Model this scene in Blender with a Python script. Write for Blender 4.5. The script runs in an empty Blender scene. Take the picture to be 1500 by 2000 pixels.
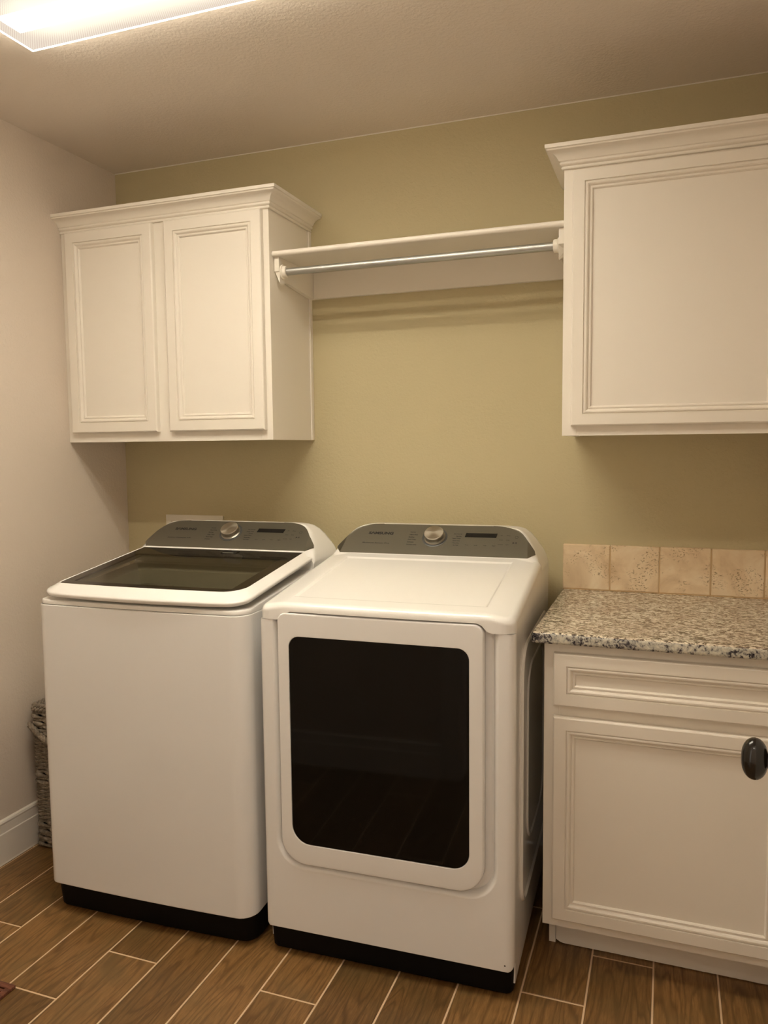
import bpy, bmesh, math, random
from mathutils import Vector, Matrix

random.seed(7)
SC = bpy.context.scene
COL = SC.collection
pi = math.pi

# ------------------------------------------------------------------ camera
CAM = (2.10216540, -2.65230440, 1.40198806)
YAW, PITCH, ROLL, FPX = 0.350801612, 0.0854564538, -0.0102294445, 1517.44141


def make_camera():
    cy, sy = math.cos(YAW), math.sin(YAW)
    fwd = Vector((-sy * math.cos(PITCH), cy * math.cos(PITCH), -math.sin(PITCH)))
    right = Vector((cy, sy, 0))
    up = right.cross(fwd)
    r = right * math.cos(ROLL) + up * math.sin(ROLL)
    u = -right * math.sin(ROLL) + up * math.cos(ROLL)
    cd = bpy.data.cameras.new('camera')
    cd.sensor_fit = 'HORIZONTAL'
    cd.sensor_width = 36.0
    cd.lens = FPX / 1500.0 * 36.0
    cd.clip_start = 0.02
    co = bpy.data.objects.new('camera', cd)
    COL.objects.link(co)
    M = Matrix(((r.x, u.x, -fwd.x, CAM[0]), (r.y, u.y, -fwd.y, CAM[1]), (r.z, u.z, -fwd.z, CAM[2]), (0, 0, 0, 1)))
    co.matrix_world = M
    SC.camera = co


make_camera()

# ------------------------------------------------------------------ world, light levels, exposure
wd = bpy.data.worlds.new('world')
SC.world = wd
wd.use_nodes = True
wd.node_tree.nodes['Background'].inputs[0].default_value = (1.0, 0.90, 0.78, 1)
wd.node_tree.nodes['Background'].inputs[1].default_value = 3.3
LAMP = 79.0                     # radiance of the bright parts of the ceiling lens
LAMPCOL = (1.0, 0.895, 0.71, 1)
HALL_FILL = 22.0                      # radiance of the fill lamp added in the hall behind the camera
vs = SC.view_settings
vs.view_transform = 'Standard'
vs.look = 'None'
vs.gamma = 1.0
vs.use_curve_mapping = False
vs.exposure = -0.50
SC.cycles.max_bounces = 10
SC.cycles.diffuse_bounces = 6
SC.cycles.use_denoising = True


# ------------------------------------------------------------------ materials
def srgb(r, g, b):
    def f(c):
        c /= 255.0
        return c / 12.92 if c <= 0.04045 else ((c + 0.055) / 1.055) ** 2.4
    return (f(r), f(g), f(b), 1)


class NT:
    def __init__(s, name):
        s.m = bpy.data.materials.new(name)
        s.m.use_nodes = True
        s.t = s.m.node_tree
        s.b = s.t.nodes['Principled BSDF']
        s.out = s.t.nodes['Material Output']

    def n(s, typ, **kw):
        nd = s.t.nodes.new(typ)
        for k, v in kw.items():
            if k.startswith('i_'):
                key = k[2:]
                nd.inputs[int(key) if key.isdigit() else key].default_value = v
            else:
                setattr(nd, k, v)
        return nd

    def l(s, a, b):
        s.t.links.new(a, b)

    def coord(s, scale=(1, 1, 1), rot=(0, 0, 0), out='Object'):
        tc = s.n('ShaderNodeTexCoord')
        mp = s.n('ShaderNodeMapping')
        mp.inputs['Scale'].default_value = scale
        mp.inputs['Rotation'].default_value = rot
        s.l(tc.outputs[out], mp.inputs[0])
        return mp.outputs[0]

    def noise(s, vec, scale, detail=3, rough=0.55, dist=0.0):
        nd = s.n('ShaderNodeTexNoise')
        nd.inputs['Scale'].default_value = scale
        nd.inputs['Detail'].default_value = detail
        nd.inputs['Roughness'].default_value = rough
        nd.inputs['Distortion'].default_value = dist
        s.l(vec, nd.inputs['Vector'])
        return nd.outputs[0]

    def ramp(s, fac, stops, interp='LINEAR'):
        nd = s.n('ShaderNodeValToRGB')
        nd.color_ramp.interpolation = interp
        e = nd.color_ramp.elements
        while len(e) < len(stops):
            e.new(0.5)
        for i, (p, c) in enumerate(stops):
            e[i].position = p
            e[i].color = c if len(c) == 4 else (*c, 1)
        s.l(fac, nd.inputs[0])
        return nd.outputs[0]

    def mix(s, fac, a, b, mode='MIX'):
        nd = s.n('ShaderNodeMix', data_type='RGBA', blend_type=mode)
        for sock, v in ((nd.inputs[0], fac), (nd.inputs[6], a), (nd.inputs[7], b)):
            if hasattr(v, 'is_output') or isinstance(v, bpy.types.NodeSocket):
                s.l(v, sock)
            else:
                sock.default_value = v
        return nd.outputs[2]

    def math(s, op, a, b=0.0, c=0.0):
        nd = s.n('ShaderNodeMath', operation=op)
        for i, v in enumerate((a, b, c)):
            if isinstance(v, bpy.types.NodeSocket):
                s.l(v, nd.inputs[i])
            else:
                nd.inputs[i].default_value = v
        return nd.outputs[0]

    def bump(s, h, strength=0.2, dist=0.002):
        nd = s.n('ShaderNodeBump')
        nd.inputs['Strength'].default_value = strength
        nd.inputs['Distance'].default_value = dist
        s.l(h, nd.inputs['Height'])
        s.l(nd.outputs[0], s.b.inputs['Normal'])
        return nd

    def base(s, c):
        if isinstance(c, bpy.types.NodeSocket):
            s.l(c, s.b.inputs['Base Color'])
        else:
            s.b.inputs['Base Color'].default_value = c

    def set(s, **kw):
        for k, v in kw.items():
            s.b.inputs[k.replace('_', ' ')].default_value = v


def simple(name, col, rough=0.5, metal=0.0, coat=0.0, spec=0.5, bump=None):
    t = NT(name)
    t.base(col)
    t.set(Roughness=rough, Metallic=metal)
    t.b.inputs['Coat Weight'].default_value = coat
    t.b.inputs['Coat Roughness'].default_value = 0.06
    t.b.inputs['Specular IOR Level'].default_value = spec
    v = t.coord()
    if bump:
        t.bump(t.noise(v, bump[0], 4), bump[1], bump[2])
    else:
        n = t.noise(v, 40, 2)
        t.base(t.mix(t.math('MULTIPLY', n, 0.04), col, (col[0] * .8, col[1] * .8, col[2] * .8, 1)))
    return t.m


def wallmat(name, col):
    t = NT(name)
    v = t.coord()
    big = t.noise(v, 1.6, 2)
    c2 = tuple(x * 0.95 for x in col[:3]) + (1,)
    t.base(t.mix(big, col, c2))
    t.set(Roughness=0.72)
    t.b.inputs['Specular IOR Level'].default_value = 0.25
    n = t.noise(v, 95, 3, 0.6, 0.3)
    t.bump(n, 0.42, 0.004)
    return t.m


M = {}
M['wall'] = wallmat('beige_wall_paint', (0.70, 0.62, 0.54, 1))
M['accent'] = wallmat('olive_wall_paint', (0.55, 0.485, 0.31, 1))
M['ceil'] = wallmat('ceiling_paint', (0.80, 0.735, 0.67, 1))
M['cab'] = simple('white_cabinet_paint', (0.83, 0.79, 0.72, 1), 0.36, bump=(60, 0.03, 0.001))
M['trim'] = simple('white_trim_paint', (0.80, 0.76, 0.70, 1), 0.35, bump=(50, 0.04, 0.001))
M['enamel'] = simple('white_enamel', (0.80, 0.80, 0.80, 1), 0.2, coat=0.25)
M['plastic'] = simple('white_gloss_plastic', (0.84, 0.84, 0.83, 1), 0.2, coat=0.4)
M['black'] = simple('black_plastic', (0.003, 0.0025, 0.0025, 1), 0.6, spec=0.15)
M['dark'] = simple('dark_gap', (0.004, 0.004, 0.004, 1), 0.9, spec=0.1)
M['silver'] = simple('silver_grey_panel', (0.195, 0.185, 0.15, 1), 0.36, metal=0.85)
M['ink'] = simple('black_lettering', (0.012, 0.011, 0.010, 1), 0.5)
M['greyink'] = simple('grey_lettering', (0.03, 0.028, 0.024, 1), 0.5)
M['screen'] = simple('black_display', (0.006, 0.006, 0.007, 1), 0.12)
M['glass_dark'] = simple('smoked_door_glass', (0.006, 0.005, 0.004, 1), 0.05, spec=0.2)
M['lid_border'] = simple('black_lid_border', (0.014, 0.011, 0.008, 1), 0.07, spec=0.5)
M['tub_grey'] = simple('grey_tub_plastic', (0.50, 0.51, 0.51, 1), 0.45)
M['tub_dark'] = simple('dark_tub_steel', (0.035, 0.034, 0.032, 1), 0.5, metal=0.2)
M['bronze'] = simple('black_bronze', (0.010, 0.008, 0.006, 1), 0.17, metal=0.0, coat=0.0)
M['ringgrey'] = simple('dark_ring', (0.11, 0.115, 0.115, 1), 0.3, metal=0.5)
M['socket'] = simple('white_rod_socket', (0.80, 0.76, 0.68, 1), 0.4)
M['outlet'] = simple('white_outlet_box', (0.78, 0.74, 0.66, 1), 0.45)


def m_brushed():
    t = NT('brushed_steel')
    tc = t.n('ShaderNodeTexCoord')
    sp = t.n('ShaderNodeSeparateXYZ')
    t.l(tc.outputs['Object'], sp.inputs[0])
    r = t.math('POWER', t.math('ADD', t.math('MULTIPLY', sp.outputs[0], sp.outputs[0]), t.math('MULTIPLY', sp.outputs[1], sp.outputs[1])), 0.5)
    cb = t.n('ShaderNodeCombineXYZ')
    t.l(t.math('MULTIPLY', r, 900.0), cb.inputs[0])
    n = t.noise(cb.outputs[0], 1.5, 3)
    t.base(t.ramp(n, [(0.3, (0.42, 0.39, 0.33)), (0.7, (0.62, 0.58, 0.50))]))
    t.set(Metallic=1.0, Roughness=0.3)
    t.b.inputs['Anisotropic'].default_value = 0.7
    tg = t.n('ShaderNodeTangent', direction_type='RADIAL', axis='Z')
    t.l(tg.outputs[0], t.b.inputs['Tangent'])
    return t.m


M['steel'] = m_brushed()


def m_chrome():
    t = NT('zinc_rod')
    v = t.coord((1, 30, 30))
    n = t.noise(v, 40, 3)
    t.base(t.ramp(n, [(0.2, (0.44, 0.45, 0.44)), (0.8, (0.58, 0.59, 0.58))]))
    t.set(Metallic=1.0, Roughness=0.45)
    return t.m


M['chrome'] = m_chrome()


def m_pane():
    t = NT('tinted_lid_pane')
    tr = t.n('ShaderNodeBsdfTransparent')
    tr.inputs[0].default_value = (0.60, 0.59, 0.53, 1)
    gl = t.n('ShaderNodeBsdfGlossy')
    gl.inputs['Roughness'].default_value = 0.03
    fr = t.n('ShaderNodeFresnel')
    fr.inputs[0].default_value = 1.5
    mx = t.n('ShaderNodeMixShader')
    geo = t.n('ShaderNodeNewGeometry')
    t.l(t.math('MULTIPLY', fr.outputs[0], t.math('SUBTRACT', 1.0, geo.outputs['Backfacing'])), mx.inputs[0])
    t.l(tr.outputs[0], mx.inputs[1])
    t.l(gl.outputs[0], mx.inputs[2])
    t.l(mx.outputs[0], t.out.inputs[0])
    return t.m


M['pane'] = m_pane()


def m_floor():
    t = NT('wood_look_tile')
    at = t.n('ShaderNodeAttribute', attribute_name='plank')
    sp = t.n('ShaderNodeSeparateColor')
    t.l(at.outputs['Color'], sp.inputs[0])
    tc = t.n('ShaderNodeTexCoord')
    off = t.n('ShaderNodeVectorMath', operation='MULTIPLY_ADD')
    t.l(at.outputs['Color'], off.inputs[0])
    off.inputs[1].default_value = (7.0, 13.0, 5.0)
    t.l(tc.outputs['Object'], off.inputs[2])
    mp = t.n('ShaderNodeMapping')
    mp.inputs['Scale'].default_value = (7.5, 1.0, 1.0)
    t.l(off.outputs[0], mp.inputs[0])
    big = t.noise(mp.outputs[0], 1.35, 2, 0.45, 0.25)
    mp2 = t.n('ShaderNodeMapping')
    mp2.inputs['Scale'].default_value = (26.0, 1.9, 1.0)
    t.l(off.outputs[0], mp2.inputs[0])
    fine = t.noise(mp2.outputs[0], 8.0, 5, 0.7, 0.4)
    wob = t.math('ADD', t.math('MULTIPLY', big, 95.0), t.math('MULTIPLY', fine, 3.2))
    wv = t.n('ShaderNodeMath', operation='SINE')
    t.l(wob, wv.inputs[0])
    g1 = t.ramp(fine, [(0.28, (0.15, 0.080, 0.031)), (0.50, (0.245, 0.140, 0.056)), (0.74, (0.36, 0.215, 0.090))])
    ring = t.math('MULTIPLY', t.math('ADD', wv.outputs[0], 1.0), 0.5)
    g2 = t.mix(t.math('MULTIPLY', t.math('POWER', ring, 4.0), 0.62), g1, (0.095, 0.050, 0.019, 1))
    blotch = t.noise(off.outputs[0], 7.0, 3)
    g3 = t.mix(t.ramp(blotch, [(0.42, (0, 0, 0)), (0.70, (0.5, 0.5, 0.5))]), g2, (0.15, 0.108, 0.050, 1))
    tone = t.ramp(sp.outputs[0], [(0.0, (0.62, 0.57, 0.50)), (1.0, (1.03, 0.96, 0.86))])
    g4 = t.mix(1.0, g3, tone, 'MULTIPLY')
    t.base(g4)
    t.set(Roughness=0.36)
    t.b.inputs['Specular IOR Level'].default_value = 0.35
    t.bump(fine, 0.12, 0.001)
    return t.m


M['plank'] = m_floor()
M['grout'] = simple('tan_grout', (0.66, 0.48, 0.31, 1), 0.85, bump=(300, 0.3, 0.001))


def m_granite():
    t = NT('speckled_granite')
    tc = t.n('ShaderNodeTexCoord')
    geo = t.n('ShaderNodeNewGeometry')
    sn = t.n('ShaderNodeSeparateXYZ')
    t.l(geo.outputs['Normal'], sn.inputs[0])
    upf = t.math('GREATER_THAN', sn.outputs[2], 0.6)
    # flecks on the top: elongated along the front edge
    mp = t.n('ShaderNodeMapping')
    mp.inputs['Scale'].default_value = (1.0, 1.7, 1.0)
    mp.inputs['Rotation'].default_value = (0, 0, 0.12)
    t.l(tc.outputs['Object'], mp.inputs[0])
    n1 = t.noise(mp.outputs[0], 66, 5, 0.68, 1.0)
    n2 = t.noise(mp.outputs[0], 130, 3, 0.6, 0.4)
    s1 = t.math('ADD', t.math('MULTIPLY', n1, 0.72), t.math('MULTIPLY', n2, 0.28))
    top = t.ramp(s1, [(0.430, (0.020, 0.015, 0.013)), (0.470, (0.11, 0.085, 0.068)), (0.495, (0.52, 0.46, 0.36)), (0.58, (0.88, 0.83, 0.70))])
    nb = t.noise(tc.outputs['Object'], 9, 2)
    top = t.mix(t.ramp(nb, [(0.42, (0, 0, 0)), (0.65, (0.35, 0.35, 0.35))]), top, (0.42, 0.31, 0.23, 1))
    # cut edge: coarse grey and black crystals
    e1 = t.noise(tc.outputs['Object'], 105, 5, 0.72, 0.4)
    eb = t.noise(tc.outputs['Object'], 17, 2)
    es = t.math('ADD', t.math('MULTIPLY', e1, 0.66), t.math('MULTIPLY', eb, 0.34))
    edge = t.ramp(es, [(0.40, (0.012, 0.011, 0.018)), (0.455, (0.10, 0.09, 0.10)), (0.485, (0.38, 0.37, 0.33)), (0.60, (0.66, 0.64, 0.54))])
    t.base(t.mix(upf, edge, top))
    t.set(Roughness=0.13)
    t.b.inputs['Specular IOR Level'].default_value = 0.45
    return t.m


M['granite'] = m_granite()


def m_travertine():
    t = NT('travertine')
    v = t.coord()
    big = t.noise(v, 9, 4, 0.6, 0.8)
    c = t.ramp(big, [(0.3, (0.64, 0.475, 0.30)), (0.5, (0.78, 0.62, 0.42)), (0.7, (0.88, 0.75, 0.55))])
    clump = t.noise(v, 13, 2)
    pits = t.noise(t.coord((1, 1, 1.6)), 150, 3, 0.6, 0.6)
    pm = t.math('MULTIPLY', t.ramp(clump, [(0.50, (0, 0, 0)), (0.58, (1, 1, 1))]), t.ramp(pits, [(0.37, (1, 1, 1)), (0.42, (0, 0, 0))]))
    few = t.ramp(t.noise(v, 90, 2), [(0.24, (1, 1, 1)), (0.28, (0, 0, 0))])
    pm = t.math('MAXIMUM', pm, few)
    t.base(t.mix(pm, c, (0.36, 0.25, 0.13, 1)))
    t.set(Roughness=0.55)
    t.bump(t.math('SUBTRACT', 1.0, pm), 0.7, 0.002)
    return t.m


M['travertine'] = m_travertine()


TUBE_Y = 0.128      # the two tubes lie this far either side of the lamp's centre line


def m_glow(name, strength):
    m = bpy.data.materials.new(name)
    m.use_nodes = True
    nt = m.node_tree
    em = nt.nodes.new('ShaderNodeEmission')
    em.inputs[0].default_value = LAMPCOL
    # a prismatic sheet throws more light straight down than sideways
    geo = nt.nodes.new('ShaderNodeNewGeometry')
    dot = nt.nodes.new('ShaderNodeVectorMath')
    dot.operation = 'DOT_PRODUCT'
    nt.links.new(geo.outputs['Incoming'], dot.inputs[0])
    nt.links.new(geo.outputs['Normal'], dot.inputs[1])
    ab = nt.nodes.new('ShaderNodeMath')
    ab.operation = 'ABSOLUTE'
    nt.links.new(dot.outputs['Value'], ab.inputs[0])
    ma = nt.nodes.new('ShaderNodeMath')
    ma.operation = 'MULTIPLY_ADD'
    nt.links.new(ab.outputs[0], ma.inputs[0])
    ma.inputs[1].default_value = 1.35 * strength
    ma.inputs[2].default_value = 0.35 * strength
    nt.links.new(ma.outputs[0], em.inputs[1])
    nt.links.new(em.outputs[0], nt.nodes['Material Output'].inputs[0])
    return m


M['glow_core'] = m_glow('lens_glow_core', LAMP)
M['glow_soft'] = m_glow('lens_glow_soft', LAMP * 0.10)


def m_lens():
    t = NT('prismatic_lens')
    tc = t.n('ShaderNodeTexCoord')
    sp = t.n('ShaderNodeSeparateXYZ')
    t.l(tc.outputs['Object'], sp.inputs[0])
    # glow of the tube behind the lens: a soft band along x (object space, centre y = 0), fading at both ends
    def clamp01(x):
        return t.math('MINIMUM', t.math('MAXIMUM', x, 0.0), 1.0)
    ty = clamp01(t.math('SUBTRACT', 1.0, t.math('MULTIPLY', t.math('ABSOLUTE', t.math('SUBTRACT', t.math('ABSOLUTE', sp.outputs[1]), TUBE_Y)), 9.0)))
    tx = clamp01(t.math('MULTIPLY', t.math('SUBTRACT', 0.585, t.math('ABSOLUTE', sp.outputs[0])), 9.0))
    tube = t.math('MULTIPLY', t.math('POWER', ty, 1.6), t.math('POWER', tx, 1.5))
    fx = t.math('SINE', t.math('MULTIPLY', sp.outputs[0], 2 * pi / 0.0060))
    fy = t.math('SINE', t.math('MULTIPLY', sp.outputs[1], 2 * pi / 0.0060))
    msk = clamp01(t.math('ADD', t.math('MULTIPLY', t.math('MULTIPLY', fx, fy), 1.6), t.math('ADD', 0.45, t.math('MULTIPLY', tube, 8.0))))
    st = t.math('ADD', t.math('MULTIPLY', tube, 1.0), t.math('ADD', 0.92, t.math('MULTIPLY', msk, 0.55)))
    em = t.n('ShaderNodeEmission')
    t.l(t.mix(msk, (1.0, 0.80, 0.69, 1), LAMPCOL), em.inputs[0])
    t.l(st, em.inputs[1])
    t.l(em.outputs[0], t.out.inputs[0])
    return t.m


M['lens'] = m_lens()


def m_lensedge():
    t = NT('lens_edge')
    em = t.n('ShaderNodeEmission')
    em.inputs[0].default_value = LAMPCOL
    em.inputs[1].default_value = 22.0
    t.l(em.outputs[0], t.out.inputs[0])
    return t.m


M['lensedge'] = m_lensedge()


def m_wicker():
    t = NT('grey_wicker')
    v = t.coord((1, 1, 1))
    n = t.noise(v, 60, 4, 0.65, 0.5)
    n2 = t.noise(v, 14, 2)
    c = t.ramp(n, [(0.3, (0.10, 0.078, 0.055)), (0.5, (0.24, 0.20, 0.155)), (0.72, (0.44, 0.39, 0.32))])
    t.base(t.mix(t.ramp(n2, [(0.4, (0, 0, 0)), (0.7, (0.5, 0.5, 0.5))]), c, (0.15, 0.125, 0.10, 1)))
    t.set(Roughness=0.8)
    t.bump(n, 0.4, 0.002)
    return t.m


M['wicker'] = m_wicker()


def m_redwood():
    t = NT('red_brown_wood')
    n = t.noise(t.coord((3, 30, 3)), 8, 4)
    t.base(t.ramp(n, [(0.3, (0.07, 0.020, 0.010)), (0.7, (0.20, 0.068, 0.035))]))
    t.set(Roughness=0.45)
    return t.m


M['redwood'] = m_redwood()


# ------------------------------------------------------------------ mesh helpers
def link(name, verts, faces, mat, parent=None, smooth=True, ang=32, loc=None):
    me = bpy.data.meshes.new(name)
    me.from_pydata([tuple(v) for v in verts], [], faces)
    me.validate()
    bm = bmesh.new()
    bm.from_mesh(me)
    bmesh.ops.recalc_face_normals(bm, faces=bm.faces)
    bm.to_mesh(me)
    bm.free()
    mats = mat if isinstance(mat, (list, tuple)) else [mat]
    for m in mats:
        me.materials.append(m)
    if smooth:
        for p in me.polygons:
            p.use_smooth = True
        me.set_sharp_from_angle(angle=math.radians(ang))
    o = bpy.data.objects.new(name, me)
    COL.objects.link(o)
    if smooth:
        wn = o.modifiers.new('normals', 'WEIGHTED_NORMAL')
        wn.keep_sharp = True
        wn.weight = 60
    if parent is not None:
        o.parent = parent
    if loc:
        o.location = loc
    return o


class MB:
    def __init__(s):
        s.v, s.f = [], []

    def add(s, v, f):
        b = len(s.v)
        s.v += [tuple(p) for p in v]
        s.f += [tuple(i + b for i in q) for q in f]
        return s

    def box(s, x0, x1, y0, y1, z0, z1, bev=0.0):
        if bev > 0:
            bm = bmesh.new()
            vs = [bm.verts.new((x, y, z)) for z in (z0, z1) for y in (y0, y1) for x in (x0, x1)]
            for q in ((0, 2, 3, 1), (4, 5, 7, 6), (0, 1, 5, 4), (2, 6, 7, 3), (0, 4, 6, 2), (1, 3, 7, 5)):
                bm.faces.new([vs[i] for i in q])
            bmesh.ops.bevel(bm, geom=list(bm.edges), offset=bev, segments=2, profile=0.5, affect='EDGES')
            bm.verts.index_update()
            s.add([v.co[:] for v in bm.verts], [[v.index for v in f.verts] for f in bm.faces])
            bm.free()
        else:
            v = [(x, y, z) for z in (z0, z1) for y in (y0, y1) for x in (x0, x1)]
            s.add(v, [(0, 2, 3, 1), (4, 5, 7, 6), (0, 1, 5, 4), (2, 6, 7, 3), (0, 4, 6, 2), (1, 3, 7, 5)])
        return s

    def loft(s, rings, closed=True, cap0=True, cap1=True):
        n = len(rings[0])
        v = [p for r in rings for p in r]
        f = []
        m = n if closed else n - 1
        for k in range(len(rings) - 1):
            for i in range(m):
                j = (i + 1) % n
                f.append((k * n + i, k * n + j, (k + 1) * n + j, (k + 1) * n + i))
        if cap0:
            f.append(tuple(range(n))[::-1])
        if cap1:
            f.append(tuple((len(rings) - 1) * n + i for i in range(n)))
        return s.add(v, f)

    def tube(s, pts, r, n=10, cap=True):
        pts = [Vector(p) for p in pts]
        rings = []
        up = Vector((0, 0, 1))
        for i, p in enumerate(pts):
            t = (pts[min(i + 1, len(pts) - 1)] - pts[max(i - 1, 0)]).normalized()
            a = t.cross(up)
            if a.length < 1e-3:
                a = t.cross(Vector((0, 1, 0)))
            a.normalize()
            b = t.cross(a)
            rr = r[i] if isinstance(r, (list, tuple)) else r
            rings.append([p + a * math.cos(2 * pi * k / n) * rr + b * math.sin(2 * pi * k / n) * rr for k in range(n)])
        return s.loft(rings, True, cap, cap)

    def lathe(s, prof, n=32, M4=None):
        """prof: (r, h) list about +Z"""
        rings = []
        for r, h in prof:
            ring = [Vector((r * math.cos(2 * pi * k / n), r * math.sin(2 * pi * k / n), h)) for k in range(n)]
            if M4 is not None:
                ring = [M4 @ p for p in ring]
            rings.append(ring)
        return s.loft(rings)

    def obj(s, name, mat, parent=None, **kw):
        return link(name, s.v, s.f, mat, parent, **kw)


def thing(name, label, cat, loc=(0, 0, 0), rotz=0.0, group=None):
    o = bpy.data.objects.new(name, None)
    o.empty_display_size = 0.05
    COL.objects.link(o)
    o.location = loc
    o.rotation_euler = (0, 0, rotz)
    o['label'] = label
    o['category'] = cat
    if group:
        o['group'] = group
    return o


def struct(o):
    o['kind'] = 'structure'
    return o


def local(o, root):
    """parts are modelled in world coordinates: shift them under an unrotated root"""
    o.location = -Vector(root.location)
    return o


def rr(x0, x1, y0, y1, r, ins=0.0, bow=0.0, seg=7, fseg=14):
    """rounded rectangle outline (ccw from above); r = (front-left, front-right, back-right, back-left)"""
    x0 += ins; x1 -= ins; y0 += ins; y1 -= ins
    R = [max(q - ins, 0.0008) for q in r]
    pts = []
    cs = [((x0 + R[0], y0 + R[0]), R[0], pi), ((x1 - R[1], y0 + R[1]), R[1], 1.5 * pi),
          ((x1 - R[2], y1 - R[2]), R[2], 0.0), ((x0 + R[3], y1 - R[3]), R[3], 0.5 * pi)]
    for ci, (c, rad, a0) in enumerate(cs):
        for k in range(seg + 1):
            a = a0 + 0.5 * pi * k / seg
            pts.append([c[0] + rad * math.cos(a), c[1] + rad * math.sin(a)])
        if ci == 0:
            xa, xb = pts[-1][0], x1 - R[1]
            for k in range(1, fseg):
                pts.append([xa + (xb - xa) * k / fseg, y0])
    xc, hw = (x0 + x1) / 2, (x1 - x0) / 2
    if bow:
        ym = y0 + 0.12
        for p in pts:
            if p[1] < ym:
                w = min(1.0, (ym - p[1]) / 0.10)
                p[1] -= bow * w * max(0.0, 1 - ((p[0] - xc) / hw) ** 2)
    return pts


def ring_z(pts, z):
    return [(p[0], p[1], z) for p in pts]


def rrv(x0, x1, z0, z1, r, ins=0.0, seg=8):
    """rounded rect in the XZ plane; r = (bl, br, tr, tl); returns (x, z)"""
    return rr(x0, x1, z0, z1, r, ins, 0.0, seg, 2)


# ------------------------------------------------------------------ room shell
H = 2.4936
XW = 2.44          # right wall
YF = -2.095        # wall opposite the machines
WT = 0.12


def slab(name, mat, *a):
    return struct(MB().box(*a).obj(name, mat, smooth=False))


slab('wall_back', M['accent'], -0.12, XW + 0.12, 0.0, 0.12, 0, H + 0.1)
slab('wall_left', M['wall'], -0.12, 0.0, YF - WT, 0.0, 0, H + 0.1)
slab('wall_right', M['wall'], XW, XW + 0.12, YF - WT, 0.0, 0, H + 0.1)
slab('ceiling', M['ceil'], 0, XW, YF, 0, H, H + 0.1)
# opposite wall, with the doorway the picture is taken through
DX0, DX1, DZ = 1.40, 2.325, 2.05
w = MB()
w.box(0, DX0, YF - WT, YF, 0, H + 0.1)
w.box(DX1, XW, YF - WT, YF, 0, H + 0.1)
w.box(DX0, DX1, YF - WT, YF, DZ, H + 0.1)
struct(w.obj('wall_front', M['wall'], smooth=False))
# hall behind the doorway
slab('wall_hall', M['wall'], 0.4, 3.4, -3.72, -3.6, 0, H + 0.1)
slab('ceiling_hall', M['ceil'], 0.4, 3.4, -3.6, YF - WT, H, H + 0.1)
# thin caulk line where the ceiling meets the back wall
struct(MB().box(0.0, XW, -0.0025, 0.001, H - 0.003, H + 0.001).obj('trim_1', M['trim'], smooth=False))

# door casing round the doorway (room side)
c = MB()
for a in ((DX0 - 0.085, DX0 - 0.005, 0, DZ + 0.08), (DX1 + 0.005, DX1 + 0.085, 0, DZ + 0.08)):
    c.box(a[0], a[1], YF, YF + 0.018, a[2], a[3], 0.004)
c.box(DX0 - 0.085, DX1 + 0.085, YF, YF + 0.018, DZ + 0.005, DZ + 0.085, 0.004)
struct(c.obj('trim_2', M['trim']))
# open door, edge-on outside the right side of the picture; only its knob reaches into view
dface = 2.2925
d = MB().box(dface, dface + 0.035, -2.08, -1.292, 0.012, 2.035, 0.002)
door = struct(d.obj('door_1', M['trim']))


def knob_mesh():
    m = MB()
    n = 28
    rings = []
    L0, L1 = 0.0, 0.042          # along -x
    prof = []
    for k in range(15):
        a = pi * k / 14
        prof.append((-(math.cos(a)), math.sin(a)))
    for c_, s_ in prof:
        x = 2.2185 + (c_ + 1) * 0.5 * 0.039
        sc = max(s_, 0.02)
        sc = sc ** 0.82
        rings.append([(x, -1.35 + 0.0225 * sc * math.cos(2 * pi * q / n), 0.9085 + 0.0335 * sc * math.sin(2 * pi * q / n)) for q in range(n)])
    m.loft(rings)
    M4 = Matrix.Translation((2.2925, -1.35, 0.9085)) @ Matrix.Rotation(-pi / 2, 4, 'Y')
    m.lathe([(0.0, 0), (0.030, 0.0), (0.031, 0.003), (0.028, 0.006), (0.014, 0.009), (0.0115, 0.014), (0.011, 0.03), (0.014, 0.040), (0.0, 0.041)], 28, M4)
    return m


kb = knob_mesh().obj('door_knob', M['bronze'], door)
kb['label'] = 'egg-shaped black door knob'


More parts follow.
